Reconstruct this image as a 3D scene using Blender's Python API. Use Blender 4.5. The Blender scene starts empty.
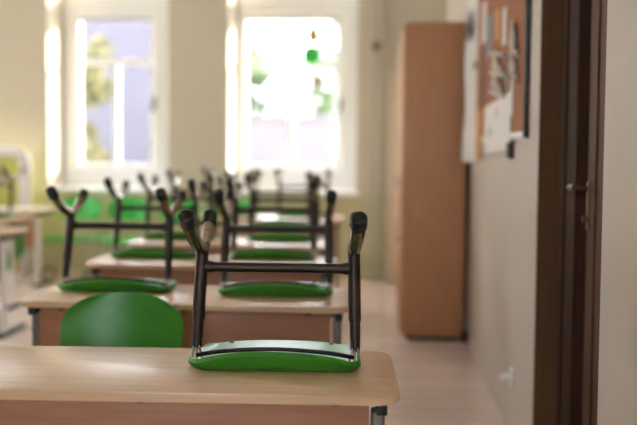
import bpy, bmesh, math, random
from mathutils import Vector, Matrix
random.seed(7)
C = bpy.context.scene.collection
R = math.radians
PI = math.pi

# ------------------------------------------------------------------ materials
def srgb(r, g, b):
    f = lambda c: (c/255/12.92) if c/255 <= .04045 else ((c/255+.055)/1.055)**2.4
    return (f(r), f(g), f(b), 1)

def mat(name, col, rough=.5, metal=0., noise=0., nscale=8., stretch=(1, 1, 1), col2=None, bump=0., spec=.5, coat=0.):
    m = bpy.data.materials.new(name); m.use_nodes = True
    nt = m.node_tree; b = nt.nodes['Principled BSDF']
    b.inputs['Roughness'].default_value = rough
    b.inputs['Metallic'].default_value = metal
    b.inputs['Specular IOR Level'].default_value = spec
    b.inputs['Coat Weight'].default_value = coat
    b.inputs['Base Color'].default_value = col
    if noise > 0 or col2 or bump > 0:
        tc = nt.nodes.new('ShaderNodeTexCoord'); mp = nt.nodes.new('ShaderNodeMapping')
        mp.inputs['Scale'].default_value = stretch
        nz = nt.nodes.new('ShaderNodeTexNoise'); nz.inputs['Scale'].default_value = nscale
        nz.inputs['Detail'].default_value = 5
        nt.links.new(tc.outputs['Object'], mp.inputs[0]); nt.links.new(mp.outputs[0], nz.inputs['Vector'])
        if noise > 0 or col2:
            rp = nt.nodes.new('ShaderNodeValToRGB')
            c2 = col2 or tuple(c*(1-noise) for c in col[:3])+(1,)
            rp.color_ramp.elements[0].color = c2; rp.color_ramp.elements[0].position = .35
            rp.color_ramp.elements[1].color = col; rp.color_ramp.elements[1].position = .65
            nt.links.new(nz.outputs['Fac'], rp.inputs[0]); nt.links.new(rp.outputs[0], b.inputs['Base Color'])
        if bump > 0:
            bp = nt.nodes.new('ShaderNodeBump'); bp.inputs['Strength'].default_value = bump
            bp.inputs['Distance'].default_value = .002
            nt.links.new(nz.outputs['Fac'], bp.inputs['Height']); nt.links.new(bp.outputs[0], b.inputs['Normal'])
    return m

M = {}
M['wall'] = mat('wall_paint', srgb(216, 205, 182), .75, noise=.04, nscale=2, bump=.15)
M['wall_low'] = mat('wall_lime_paint', srgb(206, 200, 160), .7, noise=.04, nscale=2)
M['wall_right'] = mat('wall_right_paint', srgb(196, 182, 166), .55, noise=.05, nscale=3, bump=.15)
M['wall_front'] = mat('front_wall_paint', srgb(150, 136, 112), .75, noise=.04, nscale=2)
M['jamb_brown'] = mat('dark_brown_jamb', srgb(104, 76, 52), .7, col2=srgb(94, 68, 46), nscale=4, stretch=(14, 14, 1), spec=.15)
M['ceiling'] = mat('ceiling_paint', srgb(240, 238, 230), .8, noise=.02, nscale=3)
M['top'] = mat('beech_laminate', srgb(222, 186, 148), .27, col2=srgb(213, 176, 138), nscale=5, stretch=(1.2, 14, 14), spec=.9)
M['panel'] = mat('beech_panel', srgb(180, 128, 96), .5, col2=srgb(168, 117, 86), nscale=5, stretch=(1, 14, 14))
M['cab'] = mat('cabinet_beech', srgb(196, 144, 104), .5, col2=srgb(184, 132, 94), nscale=4, stretch=(14, 14, 1))
M['cabdoor'] = mat('cabinet_door_beech', srgb(204, 154, 112), .45, col2=srgb(194, 143, 102), nscale=4, stretch=(14, 14, 1))
M['pale'] = mat('pale_beech', srgb(228, 212, 186), .5, noise=.05, nscale=4, stretch=(10, 10, 1))
M['green'] = mat('green_plastic', srgb(58, 142, 40), .36, noise=.08, nscale=30, spec=.5)
M['green_light'] = mat('bright_green_plastic', srgb(52, 196, 70), .4, noise=.06, nscale=30)
M['frame'] = mat('anthracite_metal', srgb(58, 47, 40), .42, metal=.5, noise=.1, nscale=60)
M['frame_dark'] = mat('dark_metal', srgb(48, 46, 44), .4, metal=.4, noise=.1, nscale=60)
M['foot'] = mat('worn_bright_metal', srgb(150, 134, 114), .2, metal=.95, noise=.45, nscale=45)
M['rubber'] = mat('black_rubber', srgb(22, 20, 20), .32, noise=.1, nscale=40)
M['chrome'] = mat('bright_steel', srgb(215, 212, 208), .2, metal=.95, noise=.1, nscale=40)
M['deskleg'] = mat('grey_desk_metal', srgb(118, 112, 106), .4, metal=.5, noise=.08, nscale=30)
M['whitemetal'] = mat('white_metal', srgb(235, 230, 226), .35, noise=.03, nscale=10)
M['white'] = mat('white_window_paint', srgb(240, 240, 240), .35, noise=.02, nscale=10)
M['sill'] = mat('white_sill', srgb(236, 236, 236), .3, noise=.02, nscale=10)
M['darkwood'] = mat('dark_brown_wood', srgb(68, 40, 27), .6, col2=srgb(52, 32, 22), nscale=4, stretch=(14, 14, 1), spec=.15)
M['leaf_wood'] = mat('door_leaf_wood', srgb(94, 62, 43), .55, col2=srgb(82, 53, 36), nscale=4, stretch=(14, 14, 1), spec=.2)
M['brass'] = mat('worn_brass', srgb(120, 100, 80), .3, metal=.9, noise=.2, nscale=50)
M['black'] = mat('black_plastic', srgb(24, 22, 22), .4, noise=.1, nscale=20)
M['cork'] = mat('cork', srgb(168, 112, 72), .85, col2=srgb(150, 96, 60), nscale=90)
M['alu'] = mat('aluminium', srgb(214, 212, 206), .35, metal=.5, noise=.05, nscale=20)
M['paper'] = mat('white_paper', srgb(228, 222, 214), .7, noise=.05, nscale=12)
M['paperblue'] = mat('blue_print', srgb(140, 150, 156), .7, noise=.25, nscale=12)
M['orange'] = mat('orange_paper', srgb(214, 150, 90), .7, noise=.1, nscale=12)
M['yellow'] = mat('yellow_paper', srgb(206, 164, 74), .6, noise=.1, nscale=12)
M['greenpaper'] = mat('green_paper', srgb(70, 130, 50), .6, noise=.1, nscale=12)
M['redpaper'] = mat('red_brown_paper', srgb(150, 62, 42), .6, noise=.15, nscale=12)
M['twig'] = mat('whitewashed_twig', srgb(206, 196, 184), .7, noise=.25, nscale=30)
M['brownpaper'] = mat('kraft_card', srgb(120, 82, 56), .7, noise=.2, nscale=14)
M['lime'] = mat('lime_panel', srgb(196, 196, 100), .6, noise=.05, nscale=6)
M['pipe'] = mat('pipe_paint', srgb(186, 186, 176), .4, noise=.04, nscale=10)
M['plastic_white'] = mat('white_plastic', srgb(232, 228, 222), .35, noise=.02, nscale=10)
M['out_wall'] = mat('lavender_render', srgb(78, 75, 83), .9, noise=.06, nscale=1.5)
M['out_wall2'] = mat('grey_garden_wall', srgb(100, 94, 94), .9, noise=.08, nscale=1.5)
M['out_roof'] = mat('grey_roof', srgb(110, 100, 104), .8, noise=.1, nscale=4)
M['out_glass'] = mat('house_glass', srgb(90, 98, 116), .1, noise=.1, nscale=1)
M['ground'] = mat('pavement', srgb(92, 90, 88), .9, noise=.12, nscale=1.2)
M['leaf_y'] = mat('yellow_leaves', srgb(96, 88, 44), .7, col2=srgb(76, 74, 40), nscale=3)
M['leaf_g'] = mat('green_leaves', srgb(96, 110, 68), .7, col2=srgb(76, 92, 58), nscale=2)
M['bark'] = mat('bark', srgb(104, 88, 74), .9, noise=.3, nscale=8, stretch=(1, 1, .2))

def floor_mat():
    m = bpy.data.materials.new('laminate_floor'); m.use_nodes = True
    nt = m.node_tree; b = nt.nodes['Principled BSDF']; N = nt.nodes.new; L = nt.links.new
    tc = N('ShaderNodeTexCoord'); mp = N('ShaderNodeMapping')
    br = N('ShaderNodeTexBrick'); br.offset = .37
    br.inputs['Scale'].default_value = 1
    br.inputs['Brick Width'].default_value = 1.3; br.inputs['Row Height'].default_value = .19
    br.inputs['Mortar Size'].default_value = .0025; br.inputs['Mortar Smooth'].default_value = .2
    br.inputs['Color1'].default_value = srgb(236, 218, 205); br.inputs['Color2'].default_value = srgb(226, 204, 190)
    br.inputs['Mortar'].default_value = srgb(140, 114, 96)
    L(tc.outputs['Object'], mp.inputs[0]); L(mp.outputs[0], br.inputs['Vector'])
    nz = N('ShaderNodeTexNoise'); nz.inputs['Scale'].default_value = 6; nz.inputs['Detail'].default_value = 6
    mp2 = N('ShaderNodeMapping'); mp2.inputs['Scale'].default_value = (1, 12, 1)
    L(tc.outputs['Object'], mp2.inputs[0]); L(mp2.outputs[0], nz.inputs['Vector'])
    mx = N('ShaderNodeMix'); mx.data_type = 'RGBA'; mx.blend_type = 'MULTIPLY'; mx.inputs['Factor'].default_value = .25
    rp = N('ShaderNodeValToRGB'); rp.color_ramp.elements[0].position = .3; rp.color_ramp.elements[0].color = (.65, .6, .55, 1)
    rp.color_ramp.elements[1].position = .7
    L(nz.outputs['Fac'], rp.inputs[0]); L(br.outputs['Color'], mx.inputs[6]); L(rp.outputs[0], mx.inputs[7])
    L(mx.outputs[2], b.inputs['Base Color'])
    b.inputs['Roughness'].default_value = .19
    b.inputs['Specular IOR Level'].default_value = .7
    return m
M['floor'] = floor_mat()

def glass_mat():
    m = bpy.data.materials.new('window_glass'); m.use_nodes = True
    nt = m.node_tree; nt.nodes.clear(); N = nt.nodes.new; L = nt.links.new
    o = N('ShaderNodeOutputMaterial'); t = N('ShaderNodeBsdfTransparent'); g = N('ShaderNodeBsdfGlossy')
    t.inputs[0].default_value = (.96, .97, .98, 1); g.inputs['Roughness'].default_value = .02
    x = N('ShaderNodeMixShader'); x.inputs[0].default_value = .05
    L(t.outputs[0], x.inputs[1]); L(g.outputs[0], x.inputs[2]); L(x.outputs[0], o.inputs[0])
    return m
M['glass'] = glass_mat()

# ------------------------------------------------------------------ mesh helpers
def add_box(bm, x0, x1, y0, y1, z0, z1, bev=0., seg=2):
    r = bmesh.ops.create_cube(bm, size=1)
    vs = r['verts']
    for v in vs:
        v.co = Vector(((x0+x1)/2+v.co.x*(x1-x0), (y0+y1)/2+v.co.y*(y1-y0), (z0+z1)/2+v.co.z*(z1-z0)))
    if bev > 0:
        es = list({e for v in vs for e in v.link_edges})
        bmesh.ops.bevel(bm, geom=es, offset=bev, segments=seg, affect='EDGES', profile=.5)
    return bm

def add_tube(bm, pts, rad, n=12, sx=1., sy=1.):
    """sweep a ring of n vertices along pts; rad is one radius or a list"""
    pts = [Vector(p) for p in pts]
    if not hasattr(rad, '__len__'): rad = [rad]*len(pts)
    rings = []; prev = None
    for i, p in enumerate(pts):
        d = (pts[min(i+1, len(pts)-1)]-pts[max(i-1, 0)]).normalized()
        if prev is None:
            a = Vector((1, 0, 0)) if abs(d.x) < .8 else Vector((0, 1, 0))
        else: a = prev
        u = (a-d*a.dot(d)).normalized(); w = d.cross(u); prev = u
        rings.append([bm.verts.new(p+(u*math.cos(2*PI*k/n)*sx+w*math.sin(2*PI*k/n)*sy)*rad[i]) for k in range(n)])
    for a, b in zip(rings, rings[1:]):
        for k in range(n):
            bm.faces.new((a[k], a[(k+1) % n], b[(k+1) % n], b[k]))
    bm.faces.new(rings[0][::-1]); bm.faces.new(rings[-1])
    return bm

def smooth_path(pts, k=6):
    pts = [Vector(p) for p in pts]; out = []
    for i in range(len(pts)-1):
        p0 = pts[max(i-1, 0)]; p1 = pts[i]; p2 = pts[i+1]; p3 = pts[min(i+2, len(pts)-1)]
        for j in range(k):
            t = j/k
            out.append(.5*((2*p1)+(-p0+p2)*t+(2*p0-5*p1+4*p2-p3)*t*t+(-p0+3*p1-3*p2+p3)*t**3))
    out.append(pts[-1]); return out

def add_plate(bm, outline, z0, z1, bev=.0, seg=2):
    """prism of a closed 2d outline"""
    lo = [bm.verts.new((x, y, z0)) for x, y in outline]; hi = [bm.verts.new((x, y, z1)) for x, y in outline]
    n = len(outline)
    f1 = bm.faces.new(lo[::-1]); f2 = bm.faces.new(hi)
    for k in range(n): bm.faces.new((lo[k], lo[(k+1) % n], hi[(k+1) % n], hi[k]))
    if bev > 0:
        bmesh.ops.bevel(bm, geom=list(f1.edges)+list(f2.edges), offset=bev, segments=seg, affect='EDGES', profile=.5)
    return bm

def rrect(x0, x1, y0, y1, r, k=8):
    out = []
    for cx, cy, a in ((x1-r, y1-r, 0), (x0+r, y1-r, 90), (x0+r, y0+r, 180), (x1-r, y0+r, 270)):
        for j in range(k+1):
            t = R(a+90*j/k); out.append((cx+r*math.cos(t), cy+r*math.sin(t)))
    return out

def obj(name, bm, m, parent=None, smooth=True, tf=None):
    if tf is not None: bm.transform(tf)
    bmesh.ops.recalc_face_normals(bm, faces=bm.faces)
    me = bpy.data.meshes.new(name); bm.to_mesh(me); bm.free()
    me.materials.append(m if not isinstance(m, str) else M[m])
    if smooth:
        me.polygons.foreach_set('use_smooth', [True]*len(me.polygons))
        me.set_sharp_from_angle(angle=R(38))
    o = bpy.data.objects.new(name, me); C.objects.link(o)
    if parent: o.parent = parent
    return o

def tag(o, label, cat, group=None, kind=None):
    if label: o['label'] = label
    if cat: o['category'] = cat
    if group: o['group'] = group
    if kind: o['kind'] = kind
    return o

def thing(name, label, cat, loc=(0, 0, 0), rz=0, group=None):
    o = bpy.data.objects.new(name, None); C.objects.link(o); o.empty_display_size = .1
    o.location = loc; o.rotation_euler = (0, 0, rz)
    return tag(o, label, cat, group)

def struct(name, bm, m, parent=None, smooth=False):
    o = obj(name, bm, m, parent, smooth); o['kind'] = 'structure' ; return o

def B(): return bmesh.new()

def children(o): return [c for c in bpy.data.objects if c.parent == o]
def copy_tree(o, parent=None):
    c = o.copy(); C.objects.link(c)
    if parent is not None:
        c.parent = parent
    for ch in children(o): copy_tree(ch, c)
    return c

# ------------------------------------------------------------------ room shell
YB = 9.3; XR = .593; XL = -6.1; YF = -2.6; HC = 3.75; YO = 9.95
bm = B(); add_box(bm, XL-.3, 1.6, YF-.3, YO, -.2, 0); struct('floor', bm, 'floor')
bm = B(); add_box(bm, XL-.3, 1.6, YF-.3, YO, HC, HC+.2); struct('ceiling', bm, 'ceiling')
ZS, ZT = .89, 3.56           # window opening
OPEN = [(-5.62, -4.30), (-3.634, -2.317), (-1.669, -.309)]
bm = B()
add_box(bm, XL-.3, 1.6, YB, YO, 0, ZS-.04)
add_box(bm, XL-.3, 1.6, YB, YO, ZT, HC)
xs = [XL-.3]+[v for o in OPEN for v in o]+[1.6]
for a, b in zip(xs[0::2], xs[1::2]): add_box(bm, a, b, YB, YO, ZS-.04, ZT)
struct('wall_back', bm, 'wall')
bm = B(); add_box(bm, XL, XR-.002, YB-.006, YB, 0, .86); struct('trim_1', bm, 'wall_low')
bm = B()
FILL_LW = [(4.5, 6.2)]  # out-of-view left window, added to brighten the room
ys = [YF-.3]+[v for o in FILL_LW for v in o]+[YB]
for a, b in zip(ys[0::2], ys[1::2]): add_box(bm, XL-.3, XL, a, b, 0, HC)
for a, b in FILL_LW: add_box(bm, XL-.3, XL, a, b, 0, .9); add_box(bm, XL-.3, XL, a, b, 3.05, HC)
struct('wall_left', bm, 'wall')
for k, (a, b) in enumerate(FILL_LW):
    bm = B()
    for y0, y1, z0, z1 in ((a, a+.08, .9, 3.05), (b-.08, b, .9, 3.05), (a+.08, b-.08, .9, .98), (a+.08, b-.08, 2.97, 3.05), ((a+b)/2-.04, (a+b)/2+.04, .98, 2.97)):
        add_box(bm, XL-.2, XL-.13, y0, y1, z0, z1, .005)
    t = struct('window_%d' % (4+k), bm, 'white')
    bm = B(); add_box(bm, XL-.17, XL-.165, a+.07, b-.07, .97, 2.98); struct('window_pane', bm, 'glass', t)

FILL_X0, FILL_X1 = -1.4, -.2  # unseen window added behind the camera as fill for camera-facing sides
bm = B(); add_box(bm, XL, FILL_X0, YF-.3, YF, 0, HC); add_box(bm, FILL_X1, 1.6, YF-.3, YF, 0, HC)
add_box(bm, FILL_X0, FILL_X1, YF-.3, YF, 0, .9); add_box(bm, FILL_X0, FILL_X1, YF-.3, YF, 2.9, HC)
struct('wall_front', bm, 'wall_front')
bm = B()
for x0, x1, z0, z1 in ((FILL_X0, FILL_X0+.08, .9, 2.9), (FILL_X1-.08, FILL_X1, .9, 2.9), (FILL_X0+.08, FILL_X1-.08, .9, .98), (FILL_X0+.08, FILL_X1-.08, 2.82, 2.9), ((FILL_X0+FILL_X1)/2-.04, (FILL_X0+FILL_X1)/2+.04, .98, 2.82)):
    add_box(bm, x0, x1, YF-.2, YF-.13, z0, z1, .005)
t = struct('window_5', bm, 'white')
bm = B(); add_box(bm, FILL_X0+.07, FILL_X1-.07, YF-.17, YF-.165, .97, 2.83); struct('window_pane', bm, 'glass', t)

bm = B()
DY0, DY1, DZ = 2.47, 3.52, 2.12
add_box(bm, XR, XR+.35, DY1, YB, 0, HC)
add_box(bm, XR, XR+.35, YF, DY0, 0, HC)
add_box(bm, XR, XR+.35, DY0, DY1, DZ, HC)
struct('wall_right', bm, 'wall_right')
bm = B(); add_box(bm, XR+.002, XR+.12, DY1-.012, DY1-.0005, 0, DZ); struct('trim_2', bm, 'jamb_brown')  # thin dark brown sheet over the far door jamb

# windows -----------------------------------------------------------
WY = 9.75
def ringframe(bm, x0, x1, z0, z1, w, y0, y1, bev=.006, wl=None):
    wl = wl or w
    add_box(bm, x0, x0+wl, y0, y1, z0, z1, bev); add_box(bm, x1-w, x1, y0, y1, z0, z1, bev)
    add_box(bm, x0+wl, x1-w, y0, y1, z0, z0+w, bev); add_box(bm, x0+wl, x1-w, y0, y1, z1-w, z1, bev)
def window(n, x0, x1, gx0, gx1, zg0, zg1, zbar):
    t = thing('window_%d' % n, None, None, (0, 0, 0)); t['kind'] = 'structure'
    bm = B(); ringframe(bm, x0, x1, ZS, ZT, .075, WY, WY+.08); struct('window_frame', bm, 'white', t)
    sw = .10
    s0, s1 = gx0-sw, gx1+sw
    bm = B(); ringframe(bm, s0, s1, zg0-sw, zg1+sw, sw, WY-.03, WY+.05)
    add_box(bm, x0+.07, max(s0, x0+.071), WY+.01, WY+.06, ZS+.07, zg1+sw)
    add_box(bm, min(s1, x1-.071), x1-.07, WY+.01, WY+.06, ZS+.07, zg1+sw)
    add_box(bm, x0+.07, x1-.07, WY+.012, WY+.06, zg1+sw-.002, 3.05)
    tz0, tz1 = 3.045, ZT-.07
    add_box(bm, x0+.07, x1-.07, WY+.012, WY+.06, ZS+.07, zg0-sw+.002)
    xm = (gx0+gx1)/2
    add_box(bm, gx0-.01, gx1+.01, WY-.01, WY+.03, zbar-.035, zbar+.035, .005)
    add_box(bm, xm-.035, xm+.035, WY-.01, WY+.03, zg0-.01, zbar-.03, .005)
    struct('window_sash', bm, 'white', t)
    bm = B(); add_box(bm, gx0-.012, gx1+.012, WY+.031, WY+.037, zg0-.012, zg1+.012); struct('window_pane', bm, 'glass', t)
    bm = B(); add_box(bm, x0+.07, x1-.07, WY+.031, WY+.037, tz0, tz1); struct('transom_pane', bm, 'glass', t)
    bm = B(); add_box(bm, gx0-.012, gx1+.012, WY-.0305, WY-.02, zg1, zg1+.02); struct('window_gasket', bm, 'frame_dark', t)
    bm = B(); add_box(bm, gx1+.03, gx1+.06, WY-.045, WY-.03, 1.76, 1.9, .004)
    add_tube(bm, [(gx1+.045, WY-.04, 1.86), (gx1+.045, WY-.075, 1.86), (gx1+.04, WY-.08, 1.84), (gx1+.04, WY-.08, 1.74)], .011, 8)
    struct('window_handle', bm, 'black', t)
    bm = B(); add_box(bm, x0-.03, x1+.03, YB-.05, WY+.0, ZS-.04, ZS, .008); struct('window_sill', bm, 'sill', t)
window(3, OPEN[0][0], OPEN[0][1], -5.45, -4.47, 1.16, 2.745, 2.29)
window(1, OPEN[1][0], OPEN[1][1], -3.43, -2.62, 1.16, 2.745, 2.29)
window(2, OPEN[2][0], OPEN[2][1], -1.545, -.545, 1.16, 2.745, 2.29)

# door in the right wall -------------------------------------------
t = thing('door_1', None, None); t['kind'] = 'structure'
bm = B()
add_box(bm, .68, .78, DY1-.27, DY1-.013, 0, DZ, .006); add_box(bm, .68, .78, DY0, DY0+.05, 0, DZ, .006)
add_box(bm, .68, .78, DY0+.05, DY1-.27, DZ-.09, DZ, .006)
add_box(bm, .67, .69, DY1-.12, DY1-.05, 0, DZ-.02, .004)
struct('door_frame', bm, 'darkwood', t)
bm = B(); add_box(bm, .715, .76, DY0+.055, DY1-.315, .008, DZ-.095, .004)
add_box(bm, .707, .716, DY1-.46, DY1-.40, .05, DZ-.14, .003)
add_box(bm, .707, .716, DY0+.07, DY0+.13, .05, DZ-.14, .003)
struct('door_leaf', bm, 'leaf_wood', t)
bm = B(); add_box(bm, .765, .80, DY0, DY1, 0, DZ); struct('gap_shadow_sheet', bm, 'black', t)  # black sheet paints the shadow in the gap beside the leaf
bm = B(); add_box(bm, .70, .709, DY1-.40, DY1-.365, 1.06, 1.23, .004)
add_tube(bm, smooth_path([(.706, DY1-.383, 1.205), (.655, DY1-.383, 1.207), (.636, DY1-.395, 1.209), (.63, DY1-.44, 1.212), (.632, DY1-.50, 1.214)]), .0105, 10)
add_tube(bm, [(.706, DY1-.383, 1.10), (.685, DY1-.383, 1.10)], .012, 12)
struct('door_handle', bm, 'brass', t)

# ------------------------------------------------------------------ chair
A = math.atan(.032/.41); HCH = .4128+.019
Y0 = .16
TF = Matrix.Translation((0, 0, HCH)) @ Matrix.Rotation(-A, 4, 'X') @ Matrix.Translation((0, -Y0, 0)) @ Matrix.Diagonal((1, 1, -1, 1))
def seat_mesh(bm):
    # outer face lies on t=0; shell thickness .013; front edge rolls over (t grows to .052)
    nu, nv = 33, 22; grid = []
    def P(u, v, th):
        # u -1..1, v 0..1
        hw = .234+.006*math.sin(v*PI)-.016*v
        x = u*hw
        au = abs(u)
        yr = .372-.07*au**2.6-.03*au**12          # rear edge of the plan
        yf = .012*au**2+.035*au**14                # front edge
        y = yf+(yr-yf)*max(v, 0)
        lip = max(0, 1-v/.085)
        drop = .046*(1-.80*au**2.4)
        t = drop*lip**1.6
        y += .004*lip - .0
        t += .011*(max(0, au-.84)/.16)**2 + .003*max(0, (v-.72)/.28)**2+.004*(1-min(1, au*1.2))*math.sin(v*PI)*0
        return (x, y+th*lip*1.0, t+th*(1-.25*lip))
    vs_ = [0, .006, .015, .03, .045, .06, .085, .12]+[.12+(.88*(j/13)) for j in range(1, 14)]
    us = [math.sin(PI/2*(-1+2*i/(nu-1)))*.35+(-1+2*i/(nu-1))*.65 for i in range(nu)]
    th = .013
    lo = [[bm.verts.new(P(u, v, 0)) for v in vs_] for u in us]
    hi = [[bm.verts.new(P(u*.985, v, th-.006*max(0, (v-.35)/.65))) for v in vs_] for u in us]
    n, m = len(us), len(vs_)
    for i in range(n-1):
        for j in range(m-1):
            bm.faces.new((lo[i][j], lo[i+1][j], lo[i+1][j+1], lo[i][j+1]))
            bm.faces.new((hi[i][j], hi[i][j+1], hi[i+1][j+1], hi[i+1][j]))
    for j in range(m-1):
        bm.faces.new((lo[0][j], lo[0][j+1], hi[0][j+1], hi[0][j])); bm.faces.new((lo[-1][j], hi[-1][j], hi[-1][j+1], lo[-1][j+1]))
    for i in range(n-1):
        bm.faces.new((lo[i][0], hi[i][0], hi[i+1][0], lo[i+1][0])); bm.faces.new((lo[i][-1], lo[i+1][-1], hi[i+1][-1], hi[i][-1]))
    return bm
def back_mesh(bm):
    # curved backrest, rounded trapezoid, concave towards the front (-y)
    th = .012; nu, nv = 25, 14
    def P(u, v, o):
        # v 0 bottom .. 1 top ; height below seat plane = negative t
        h = -.175-.235*v
        hw = .205+.012*math.sin(v*PI*.8)
        # superellipse roundings of top corners / bottom corners
        e = 1-(max(0, v-.45)/.55)**3.0*.25
        x = u*hw*e
        top = -.030*abs(u)**3*v
        y = .452+.035*v-.045*u*u+o
        return (x, y, h-top+ (.012*abs(u)**4*(v-1)))
    a = [[bm.verts.new(P(-1+2*i/(nu-1), j/(nv-1), 0)) for j in range(nv)] for i in range(nu)]
    b = [[bm.verts.new(P(-1+2*i/(nu-1), j/(nv-1), th)) for j in range(nv)] for i in range(nu)]
    for i in range(nu-1):
        for j in range(nv-1):
            bm.faces.new((a[i][j], a[i+1][j], a[i+1][j+1], a[i][j+1])); bm.faces.new((b[i][j], b[i][j+1], b[i+1][j+1], b[i+1][j]))
    for i in range(nu-1):
        bm.faces.new((a[i][0], b[i][0], b[i+1][0], a[i+1][0])); bm.faces.new((a[i][-1], a[i+1][-1], b[i+1][-1], b[i][-1]))
    for j in range(nv-1):
        bm.faces.new((a[0][j], a[0][j+1], b[0][j+1], b[0][j])); bm.faces.new((a[-1][j], b[-1][j], b[-1][j+1], a[-1][j+1]))
    return bm

def make_chair(green='green', metal='frame'):
    root = thing('student_chair', 'x', 'chair')
    obj('seat', seat_mesh(B()), green, root, tf=TF)
    bm = B(); add_plate(bm, [(-.055, -.0), (.055, -.0), (.045, -.0035), (-.045, -.0035)], .034, .0475, .0008, 1)
    obj('backrest', back_mesh(B()), green, root, tf=TF)
    bm.free()
    # curved carrier tube under the seat
    bm = B(); add_tube(bm, smooth_path([(-.215, .085, .028), (-.14, .07, .043), (0, .06, .053), (.14, .07, .043), (.215, .085, .028)]), .006, 10)
    obj('seat_carrier', bm, 'frame_dark', root, tf=TF)
    bm = B(); add_tube(bm, [(-.208, .155, .263), (-.19, .152, .263), (-.17, .15, .263), (.17, .15, .263), (.19, .152, .263), (.208, .155, .263)], [.021, .017, .0135, .0135, .017, .021], 14)
    obj('crossbar', bm, metal, root, tf=TF)
    for s in (-1, 1):
        b0 = Vector((s*.219, .105, .048)); j0 = Vector((s*.212, .16, .325))
        at = lambda k: b0+(j0-b0)*k
        bm = B(); add_tube(bm, [at(.26), at(.28), at(.95), at(1.0), at(1.02)], [.0160, .0176, .0176, .0168, .012], 16)
        leg = obj('leg', bm, metal, root, tf=TF)
        bm = B(); add_tube(bm, [at(.05), at(.08), at(.27)], [.012, .0145, .0150], 14)
        obj('inner_tube', bm, metal, leg, tf=TF)
        bm = B(); add_tube(bm, [at(-.03), at(.0), at(.09)], [.012, .0145, .0140], 12)
        obj('collar', bm, 'rubber', leg, tf=TF)
        bm = B()
        for dx in (-.016, 0, .014):
            add_tube(bm, [b0+Vector((dx*.4, -.008, .004)), b0+Vector((dx-s*.004, -.022, -.036))], .0038, 8)
        obj('seat_bracket', bm, 'chrome', leg, tf=TF)
        # curved foot, front and rear prong
        bm = B()
        pf = smooth_path([(s*.212, .163, .314), (s*.2135, .128, .320), (s*.217, .075, .337), (s*.222, .015, .374), (s*.2235, -.035, .413)])
        pr = smooth_path([(s*.212, .157, .314), (s*.2135, .20, .322), (s*.217, .255, .337), (s*.2205, .315, .362), (s*.2215, .345, .386)])
        add_tube(bm, pf, .0182, 12, sx=1.0); add_tube(bm, pr, .0182, 12)
        ft = obj('foot', bm, 'foot', root, tf=TF)
        for p in (pf, pr):
            e = p[-1]; d = (p[-1]-p[-3]).normalized()
            bm = B(); q0 = e-d*.030
            add_tube(bm, [q0, q0+d*.002, q0+d*.03, q0+d*.042, q0+d*.047], [.0195, .0218, .0222, .021, .015], 16)
            obj('foot_cap', bm, 'rubber', ft, tf=TF)
        # rear upright that carries the backrest
        bm = B(); add_tube(bm, smooth_path([(s*.150, .325, .004), (s*.150, .36, -.006), (s*.150, .41, -.05), (s*.150, .447, -.12), (s*.15, .464, -.22), (s*.15, .484, -.31)]), .0095, 10)
        obj('back_upright', bm, metal, root, tf=TF)
    return root

def place_upright(root, x, y, rz=0, z=0):
    # x,y = where the middle of the seat's front edge is
    v = Matrix.Rotation(rz, 3, 'Z') @ Vector((0, Y0, 0))
    root.location = (x+v.x, y+v.y, z); root.rotation_euler = (0, 0, rz)
def place_inverted(root, x, y, rz=0, z=.736, dtilt=0):
    Rm = Matrix.Rotation(rz, 3, 'Z') @ Matrix.Rotation(PI, 3, 'Y') @ Matrix.Rotation(A, 3, 'X')
    off = Rm @ Vector((0, 0, HCH))
    c = Matrix.Rotation(rz, 3, 'Z') @ Vector((0, Y0, 0))
    root.location = Vector((x+c.x, y+c.y, z+.001))-off
    root.rotation_euler = Rm.to_euler()

# ------------------------------------------------------------------ desk
DW, DD, DH = 1.29, .485, .736
def make_desk(metal='deskleg', panel='panel', top='top'):
    """origin: near right corner at floor level, x to the left negative, y towards the pupils"""
    root = thing('school_desk', 'x', 'desk')
    bm = B(); add_plate(bm, rrect(-DW, 0, 0, DD, .055), DH-.024, DH, .004, 3); obj('tabletop', bm, top, root)
    bm = B(); add_box(bm, -DW+.075, -.075, .055, .073, .36, DH-.040, .002); obj('front_panel', bm, panel, root)
    for s in (0, 1):
        X = -.052 if s == 0 else -DW+.052
        bm = B(); add_box(bm, X-.017, X+.017, .07, .125, .03, DH-.06, .008, 3)
        lg = obj('leg', bm, metal, root)
        bm = B(); add_box(bm, X-.022, X+.022, .03, DD-.04, 0, .035, .012, 3); obj('foot_rail', bm, 'frame_dark', lg)
        bm = B(); add_box(bm, X-.014+(-.008 if s else .008), X+.014+(-.008 if s else .008), .045, DD-.05, DH-.062, DH-.0245, .004); obj('bracket', bm, 'frame_dark', lg)
    bm = B(); add_box(bm, -DW+.06, -.06, .19, .215, DH-.075, DH-.045, .004); obj('cross_rail', bm, metal, root)
    for X in (-DW+.16, -DW/2, -.16):
        bm = B(); add_box(bm, X-.012, X+.012, .053, .075, DH-.042, DH-.0245, .002); obj('panel_clip', bm, 'frame_dark', root)
    return root

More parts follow.
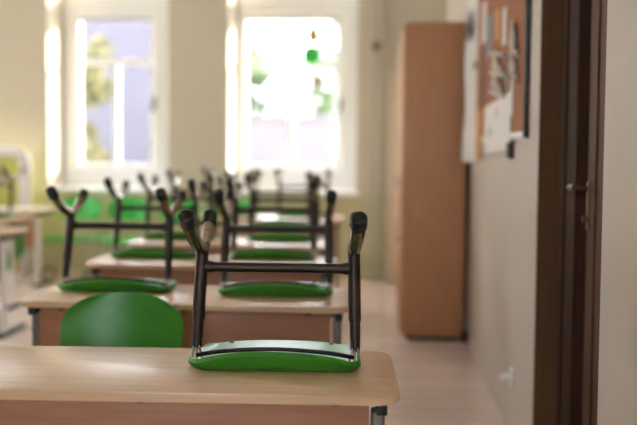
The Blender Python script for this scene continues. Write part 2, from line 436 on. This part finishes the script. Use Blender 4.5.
desk0 = make_desk()
ROWS = [  # near right corner x, y, yaw, label
    (.045, 2.125, 3.0, 'nearest beech school desk, right end in full view with one inverted chair on it'),
    (-.127, 3.315, 1.0, 'second beech school desk, standing behind the green chair back and the nearest desk'),
    (-.255, 4.44, .8, 'third beech desk of the row, seen beyond the two inverted chairs of the second desk'),
    (-.33, 5.42, .8, 'fourth beech desk of the row, mostly hidden by upturned chairs'),
    (-.42, 6.44, .6, 'fifth beech desk of the row, just in front of the last desk'),
    (-.36, 7.50, .6, 'last beech desk of the row, farthest one towards the windows')]
desks = []
for i, (x, y, rz, lab) in enumerate(ROWS):
    d = desk0 if i == 0 else copy_tree(desk0)
    d.location = (x, y, 0); d.rotation_euler = (0, 0, R(rz)); d['label'] = lab; d['group'] = 'beech desks in the middle row'
    desks.append(d)

chair0 = make_chair()
CH = [
    ('inv', -.291, 2.300, 2.6, 'nearest upturned chair, in sharp focus, green seat resting on the front desk', 'upturned chairs on the middle row'),
    ('up', -.895, 2.555, 2, 'green chair standing on the floor behind the nearest desk, only its backrest visible', None),
    ('inv', -.437, 3.50, 3.5, 'upturned green chair on the right half of the second desk', 'upturned chairs on the middle row'),
    ('inv', -1.118, 3.51, .5, 'upturned green chair on the left half of the second desk', 'upturned chairs on the middle row'),
    ('inv', -.605, 4.70, 2.5, 'upturned green chair on the right half of the third desk', 'upturned chairs on the middle row'),
    ('inv', -1.245, 4.63, 2.5, 'upturned green chair on the left half of the third desk', 'upturned chairs on the middle row'),
    ('inv', -.655, 5.63, 2.5, 'upturned green chair on the right half of the fourth desk', 'upturned chairs on the middle row'),
    ('inv', -1.34, 5.60, 1, 'upturned green chair on the left half of the fourth desk', 'upturned chairs on the middle row'),
    ('inv', -.80, 6.64, -1, 'upturned green chair on the right half of the fifth desk', 'upturned chairs on the middle row'),
    ('inv', -1.41, 6.62, 2.5, 'upturned green chair on the left half of the fifth desk', 'upturned chairs on the middle row'),
    ('inv', -.72, 7.70, 2.5, 'upturned green chair on the right half of the last desk below the right window', 'upturned chairs on the middle row'),
    ('inv', -1.36, 7.68, 1, 'upturned green chair on the left half of the last desk', 'upturned chairs on the middle row'),
    ('inv', -3.06, 6.10, 0, 'upturned chair on the nearer desk at the left picture edge', 'upturned chairs at the left edge'),
    ('inv', -3.37, 7.12, 0, 'upturned chair on the second desk from the left edge, by the lime board', 'upturned chairs at the left edge'),
]
for i, (k, x, y, rz, lab, g) in enumerate(CH):
    c = chair0 if i == 0 else copy_tree(chair0)
    (place_inverted if k == 'inv' else place_upright)(c, x, y, R(rz))
    c['label'] = lab
    if g: c['group'] = g
    elif 'group' in c: del c['group']

# bright green chairs standing along the back wall
wc0 = make_chair('green_light', 'pipe')
WL = ['bright green chair by the back wall, leftmost, under the left window',
      'bright green chair by the back wall, second from the left',
      'bright green chair by the back wall, third from the left, between the two windows',
      'bright green chair by the back wall, rightmost, at the left edge of the right window']
for i, (x, lab) in enumerate(zip((-3.17, -2.64, -2.09, -1.54), WL)):
    c = wc0 if i == 0 else copy_tree(wc0)
    place_upright(c, x, 8.52, R((-2, 1, 2, -1)[i])); c['label'] = lab; c['group'] = 'green chairs along the back wall'

# left row of desks
ld0 = make_desk('whitemetal'); desks_left = []
for i, (x, y, rz, lab) in enumerate((
    (-2.60, 5.86, 0, 'beech desk cut off by the left picture edge, nearer one'),
    (-3.0, 6.90, 0, 'beech desk at the left edge, behind the nearer cut-off one'))):
    d = ld0 if ld0 else copy_tree(desks_left[0]); ld0 = None; desks_left.append(d); d.location = (x, y, 0); d.rotation_euler = (0, 0, R(rz)); d['label'] = lab; d['group'] = 'beech desks in the left row'
wd = make_desk('whitemetal', 'panel', 'pale'); wd.location = (-3.25, 8.10, 0)  # white legs and pale top put the sunlit look into the colour
tag(wd, 'desk in front of the lime board, top and legs coloured pale for sunlight', 'desk')

# white framed lime board
t = thing('pin_board', 'free-standing lime board with thick white rounded frame at the left edge', 'board', (-4.25, 8.86, 0))
bm = B(); add_plate(bm, rrect(-.52, .52, .10, 1.24, .05), -.012, .012, .002)
obj('board_panel', bm, 'lime', t, tf=Matrix.Rotation(PI/2, 4, 'X'))
bm = B()
pth = [(-.55, 0, .03)]+[(-.55, 0, 1.16), (-.535, 0, 1.22), (-.49, 0, 1.265), (-.43, 0, 1.28), (.43, 0, 1.28), (.49, 0, 1.265), (.535, 0, 1.22), (.55, 0, 1.16)]+[(.55, 0, .03)]
add_tube(bm, pth, .06, 12); obj('board_frame', bm, 'whitemetal', t)
for s in (-1, 1):
    bm = B(); add_box(bm, s*.55-.03, s*.55+.03, -.22, .22, 0, .04, .01); obj('foot', bm, 'whitemetal', t)

# ------------------------------------------------------------------ cabinets along the right wall
def cabinet(y0, y1, lab):
    x0 = .112; H = 2.225
    t = thing('tall_cabinet', lab, 'cabinet', (0, y0, 0), 0, 'tall cabinets along the right wall')
    bm = B(); w = y1-y0
    add_box(bm, x0+.02, XR-.04, .0, w, .03, H, .003)
    obj('body', bm, 'cab', t)
    bm = B(); add_box(bm, x0+.05, XR-.07, .02, w-.02, 0, .03); obj('plinth', bm, 'black', t)
    for k, (a, b) in enumerate(((.004, w/2-.002), (w/2+.002, w-.004))):
        for z0, z1 in ((.06, .78), (.785, H-.02)):
            bm = B(); add_box(bm, x0, x0+.019, a, b, z0, z1, .002); d = obj('door', bm, 'cabdoor', t)
            kz = z1-.11 if z0 < .5 else z0+.30
            ky = b-.05 if k == 0 else a+.05
            bm = B(); add_tube(bm, [(x0+.002, ky, kz), (x0-.012, ky, kz), (x0-.016, ky, kz), (x0-.026, ky, kz), (x0-.03, ky, kz)], [.007, .007, .015, .016, .009], 12)
            obj('knob', bm, 'chrome', d)
    return t
cabinet(6.20, 7.10, 'tall beech cabinet nearest the pin board, side panel facing the desks')
cabinet(7.13, 7.97, 'middle tall beech cabinet, seen as a sliver behind the nearest one')
cabinet(7.98, 8.82, 'farthest tall beech cabinet in the corner by the windows')
bm = B(); add_box(bm, .02, .30, 8.86, 9.2, 0, 2.12, .006)
tag(obj('narrow_shelf', bm, 'pale'), 'narrow pale upright unit in the far corner beyond the cabinets', 'shelf')
bm = B(); add_box(bm, XR-.052, XR-.012, 6.17, 6.25, .0, .07, .006)
tag(obj('door_stop', bm, 'black'), 'small black block on the floor at the cabinet corner', 'door stop')

# heating riser
t = thing('heating_pipe', 'pale grey vertical heating pipe with a valve beside the right window', 'pipe', (-.11, 9.23, 0))
bm = B(); add_tube(bm, [(0, 0, 0), (0, 0, HC-.001)], .017, 12); obj('riser', bm, 'pipe', t)
bm = B(); add_tube(bm, [(-.05, 0, 2.40), (.05, 0, 2.42)], .016, 10); add_tube(bm, [(0, 0, 2.36), (0, 0, 2.46)], .026, 12); add_tube(bm, [(0, 0, 2.41), (0, -.05, 2.41)], .02, 10)
obj('valve', bm, 'deskleg', t)

# ------------------------------------------------------------------ board on the right wall
def wall_tf(): return None
bw = XR
t = thing('cork_board', 'long cork board in an aluminium frame on the right wall', 'board', (bw, 4.75, 1.39))
bm = B(); add_box(bm, -.016, -.002, -.98, 1.02, .01, 1.19); obj('cork_sheet', bm, 'cork', t)
bm = B()
add_box(bm, -.020, 0, 1.015, 1.04, 0, 1.2, .003)
add_box(bm, -.020, 0, -.985, 1.015, 0, .028, .003); add_box(bm, -.020, 0, -.985, 1.015, 1.172, 1.2, .003)
obj('board_frame', bm, 'alu', t)
bm = B(); add_box(bm, -.024, 0, -1.0, -.9855, 0, 1.2, .002); obj('end_shade_strip', bm, 'frame_dark', t)['label'] = 'dark strip painting the shaded end of the frame'  # dark colour stands in for shade on the frame's near side
FX = bw-.0175   # face of the cork
def sheet(name, pts, x, m, label, cat, group=None, th=.0012, curl=.0):
    """thin sheet from (Y,z) outline at wall distance x"""
    bm = B(); n = len(pts)
    a = [bm.verts.new((x-curl*(max(p[1] for p in pts)-z)*.0, y, z)) for y, z in pts]; b = [bm.verts.new((x-th, y, z)) for y, z in pts]
    bm.faces.new(a); bm.faces.new(b[::-1])
    for k in range(n): bm.faces.new((a[k], a[(k+1) % n], b[(k+1) % n], b[k]))
    return tag(obj(name, bm, m, smooth=False), label, cat, group)
def rectp(y0, y1, z0, z1, tw=0): return [(y0, z0+tw), (y1, z0-tw), (y1, z1-tw), (y0, z1+tw)]
# hanging twigs ornament (whitewashed sticks tied on a cord)
def twig_ladder(y, z1, z0, n, w, label, tilt=.02):
    t = thing('twig_ornament', label, 'wall ornament', (FX, y, z0), 0, 'twig ornaments on the cork board')
    bm = B(); add_tube(bm, [(-.006, 0, 0), (-.006, 0, z1-z0)], .004, 6); obj('cord', bm, 'redpaper', t)
    for k in range(n):
        zz = .03+(z1-z0-.06)*k/max(1, n-1)
        ww = w*(.6+.4*math.sin(1+k*2.1))
        bm = B(); add_tube(bm, smooth_path([(-.014, -ww, zz-tilt*1.6), (-.020, 0, zz), (-.014, ww, zz+tilt*1.6)], 3), [.012]*6+[.009], 7)
        obj('twig', bm, 'twig', t)
twig_ladder(4.02, 1.90, 1.66, 6, .11, 'white twigs tied to a red cord near the right frame of the cork board', .03)
twig_ladder(4.62, 1.86, 1.60, 7, .30, 'larger bundle of pale twigs low on the middle of the cork board', .02)
PAPERS = [
    (5.30, 5.55, 1.60, 1.95, 'brownpaper', 'brown card on the far left part of the cork board'),
    (4.98, 5.22, 1.86, 2.10, 'paperblue', 'pale blue printed card high on the cork board'),
    (4.95, 5.20, 1.62, 1.80, 'redpaper', 'red-brown picture card on the cork board left of the pale twigs'),
    (4.66, 4.84, 1.92, 2.08, 'orange', 'orange card high on the cork board beside the pale blue one'),
    (4.40, 4.52, 1.86, 2.04, 'paper', 'narrow white paper strip high on the cork board'),
    (4.28, 4.36, 1.55, 1.72, 'paperblue', 'small pale blue tag under the red cord ornament'),
    (4.12, 4.18, 1.50, 1.66, 'paper', 'thin white tag near the lower right of the cork board'),
    (5.28, 5.48, 1.98, 2.22, 'paper', 'white card at the upper far end of the cork board'),
    (4.72, 4.94, 1.68, 1.86, 'yellow', 'small yellow card in the middle of the cork board')]
for k, (a, b, c, d, m, lab) in enumerate(PAPERS):
    sheet('paper_card', rectp(a, b, c, d, .006*((k % 3)-1)), FX-.001, m, lab, 'card', 'cards pinned on the cork board')
# drawing sheet hanging over the lower frame
t = tag(sheet('drawing_sheet', rectp(4.17, 5.25, 1.33, 1.60, .012), bw-.0202, 'paper', 'white drawing sheet with a green dot and a yellow dot over the lower board frame', 'paper'), None, None)
for (yy, zz, m) in ((4.95, 1.44, 'greenpaper'), (4.66, 1.53, 'yellow')):
    bm = B(); add_plate(bm, [(.035*math.cos(q*PI/8)+yy, .032*math.sin(q*PI/8)+zz) for q in range(16)], 0, .001)
    obj('dot', bm, m, t, smooth=False, tf=Matrix.Translation((bw-.0222, 0, 0)) @ Matrix(((0, 0, -1, 0), (1, 0, 0, 0), (0, 1, 0, 0), (0, 0, 0, 1))))
sheet('paper_strip', rectp(5.43, 5.73, 1.29, 1.58, .0), bw-.0201, 'orange', 'orange paper strip at the far lower corner of the cork board', 'paper')
bm = B(); add_box(bm, bw-.03, bw-.001, 4.16, 4.24, 1.30, 1.375, .004)
tag(obj('light_switch', bm, 'frame_dark'), 'small dark box on the wall just under the cork board', 'switch')
# white posters on the wall beyond the board, bulging outward
def poster(y0, y1, z0, z1, out, lab, m='paper'):
    bm = B(); n = 14; k = 10; g = []
    for i in range(n+1):
        yy = y0+(y1-y0)*i/n; row = []
        for j in range(k+1):
            zz = z0+(z1-z0)*j/k
            x = bw-.004-out*(.75+.25*(1-j/k))*(i/n)**.8*(1+.15*math.sin(i*1.9))-(.008*math.sin(j*1.3+i*.5)+.008)
            row.append((x, yy, zz))
        g.append(row)
    a = [[bm.verts.new(p) for p in r] for r in g]; b = [[bm.verts.new((p[0]+.0015, p[1], p[2])) for p in r] for r in g]
    for i in range(n):
        for j in range(k):
            bm.faces.new((a[i][j], a[i+1][j], a[i+1][j+1], a[i][j+1])); bm.faces.new((b[i][j], b[i][j+1], b[i+1][j+1], b[i+1][j]))
    for i in range(n):
        bm.faces.new((a[i][0], b[i][0], b[i+1][0], a[i+1][0])); bm.faces.new((a[i][k], a[i+1][k], b[i+1][k], b[i][k]))
    for j in range(k):
        bm.faces.new((a[0][j], a[0][j+1], b[0][j+1], b[0][j])); bm.faces.new((a[n][j], b[n][j], b[n][j+1], a[n][j+1]))
    return tag(obj('wall_poster', bm, m), lab, 'poster')
p = poster(5.79, 6.13, 1.26, 2.5, .05, 'long white paper poster curling off the wall between cork board and cabinet')
bm = B(); add_plate(bm, [(.08*math.cos(q*PI/8)+6.06, .11*math.sin(q*PI/8)+2.18) for q in range(16)], 0, .001)
obj('blue_print', bm, 'paperblue', p, tf=Matrix.Translation((bw-.068, -.08, 0)) @ Matrix(((0, 0, -1, 0), (1, 0, 0, 0), (0, 1, 0, 0), (0, 0, 0, 1))))
bm = B(); add_tube(bm, [(bw-.001, 5.83, 1.89), (bw-.03, 5.83, 1.89)], .028, 14)
tag(obj('magnet', bm, 'black'), 'round black magnet between the long poster and the cork board', 'magnet')
# socket
t = thing('wall_socket', 'white wall socket low on the right wall', 'socket', (bw, 4.06, .30))
bm = B(); add_box(bm, -.012, 0, -.042, .042, -.042, .042, .006); obj('plate', bm, 'plastic_white', t)
bm = B(); add_tube(bm, [(-.011, 0, 0), (-.045, 0, 0), (-.05, 0, -.01)], [.021, .019, .012], 14); obj('plug_cover', bm, 'plastic_white', t)

# hanging ornament in the right window
t = thing('window_ornament', 'yellow, green and pink hanging paper ornament in the right window', 'ornament', (-.80, 9.60, 1.98))
bm = B(); add_tube(bm, [(0, 0, 0), (0, 0, ZT-1.981)], .002, 6); obj('thread', bm, 'paper', t)
bm = B(); add_plate(bm, [(-.05, .50), (.05, .52), (.065, .62), (.01, .74), (-.03, .68), (-.07, .60)], -.006, .006, .001); obj('bird', bm, 'yellow', t, tf=Matrix.Rotation(PI/2, 4, 'X'))
bm = B(); add_plate(bm, [(.10*math.cos(q*PI/8)-.02, .10*math.sin(q*PI/8)+.38) for q in range(16)], -.006, .006, .001); obj('disc', bm, 'green_light', t, tf=Matrix.Rotation(PI/2, 4, 'X'))
bm = B(); add_plate(bm, [(.03*math.cos(q*PI/6)+.03, .075*math.sin(q*PI/6)+.10) for q in range(12)], -.005, .005, .001); obj('drop', bm, 'redpaper', t, tf=Matrix.Rotation(PI/2, 4, 'X'))

# ------------------------------------------------------------------ outside
bm = B(); add_box(bm, -60, 60, YO+.02, 90, -1.0, -.8); tag(obj('ground', bm, 'ground', smooth=False), None, None, kind='structure')
def tree(x, y, z0, h, r, m, lab, n=1500, ls=.12, group=None):
    t = thing('tree', lab, 'tree', (x, y, -.8), 0, group)
    bm = B(); add_tube(bm, smooth_path([(0, 0, 0), (.05, 0, h*.3), (-.03, .05, h*.6), (.02, 0, h*.85)]), [.12]*6+[.09]*6+[.05]*6+[.02], 8)
    for k in range(7):
        a = k*2.4; zz = h*(.35+.07*k); add_tube(bm, [(0, 0, zz), (math.cos(a)*r*.5, math.sin(a)*r*.5, zz+r*.4)], [.04, .012], 6)
    obj('trunk', bm, 'bark', t)
    bm = B(); rn = random.Random(int(x*100)+7); cl = [(rn.uniform(-.6, .6)*r, rn.uniform(-.6, .6)*r, z0+(h-z0)*rn.random()) for _ in range(14)]
    for k in range(n):
        c = rn.choice(cl); d = Vector((rn.gauss(0, 1), rn.gauss(0, 1), rn.gauss(0, 1))).normalized()*r*.48*rn.random()**.4
        p = Vector(c)+d; u = Vector((rn.gauss(0, 1), rn.gauss(0, 1), rn.gauss(0, 1))).normalized(); w = u.orthogonal().normalized()*ls*.5; u = u*ls
        bm.faces.new([bm.verts.new(q) for q in (p-u, p+w, p+u, p-w)])
    obj('foliage', bm, m, t, smooth=False)
# house behind the left window
t = thing('house', 'lavender grey rendered house outside the left window', 'building', (-9.6, 24, -.8))
bm = B(); add_box(bm, -6.5, 4.4, 0, 8, 0, 7.4); obj('house_wall', bm, 'out_wall', t, smooth=False)
bm = B(); v = [bm.verts.new(p) for p in ((-6.9, -.4, 7.4), (4.8, -.4, 7.4), (4.8, 8.4, 7.4), (-6.9, 8.4, 7.4), (-6.9, 4, 10), (4.8, 4, 10))]
for f in ((0, 1, 5, 4), (2, 3, 4, 5), (1, 2, 5), (3, 0, 4), (3, 2, 1, 0)): bm.faces.new([v[i] for i in f])
obj('roof', bm, 'out_roof', t, smooth=False)
for X in (-5.2, -3.2, -.9):
    bm = B(); add_box(bm, X-.5, X+.5, -.04, .03, 1.6, 3.0); obj('house_window', bm, 'out_glass', t, smooth=False)
t = thing('garden_wall', 'low pale grey garden wall outside the right window', 'wall', (0, 21, -.8))
bm = B(); add_box(bm, -5.1, 5, 0, .3, 0, 2.85); obj('masonry', bm, 'out_wall2', t, smooth=False)
bm = B(); add_box(bm, -5.12, 5.02, -.05, .35, 2.85, 2.95, .01); obj('coping', bm, 'out_roof', t, smooth=False)
tree(-5.45, 15.5, 1.0, 4.0, .55, 'leaf_y', 'slender tree with yellow leaves outside the left window', 1400, .09)
tree(-3.85, 24.6, 2.6, 5.0, 1.0, 'leaf_g', 'green tree beyond the garden wall, left one', 1500, .14, 'trees beyond the garden wall')
tree(-1.45, 26.5, 2.6, 6.1, 1.15, 'leaf_g', 'green tree beyond the garden wall, right one', 1500, .14, 'trees beyond the garden wall')

# ------------------------------------------------------------------ light
w = bpy.data.worlds.new('sky'); bpy.context.scene.world = w; w.use_nodes = True
bg = w.node_tree.nodes['Background']; bg.inputs[0].default_value = (.92, .95, 1.0, 1); bg.inputs[1].default_value = 3.0
sd = bpy.data.lights.new('sun', 'SUN'); sd.energy = 4.5; sd.angle = R(1.0); sd.color = (1, .93, .82)
so = bpy.data.objects.new('sun', sd); C.objects.link(so)
so.rotation_euler = Vector((-1.34, -1, -.456)).to_track_quat('-Z', 'Y').to_euler()

# ------------------------------------------------------------------ camera
cd = bpy.data.cameras.new('camera'); co = bpy.data.objects.new('camera', cd); C.objects.link(co)
cd.sensor_width = 36; cd.lens = 50.02; cd.shift_y = -(62.5-885*math.tan(R(2.5)))/637
co.location = (0, 0, 1.33)
yaw, pit, rol = R(4.33), R(2.5), R(.6)
fw = Vector((-math.sin(yaw)*math.cos(pit), math.cos(yaw)*math.cos(pit), -math.sin(pit)))
r0 = Vector((math.cos(yaw), math.sin(yaw), 0)); u0 = r0.cross(fw)
r_ = r0*math.cos(rol)+u0*math.sin(rol); u_ = -r0*math.sin(rol)+u0*math.cos(rol)
co.rotation_euler = Matrix((r_, u_, -fw)).transposed().to_euler()
cd.dof.use_dof = True; cd.dof.focus_distance = 2.42; cd.dof.aperture_fstop = 1.4
bpy.context.scene.camera = co
vs = bpy.context.scene.view_settings
vs.view_transform = 'Standard'; vs.look = 'None'; vs.gamma = 1; vs.use_curve_mapping = False; vs.exposure = 2.45
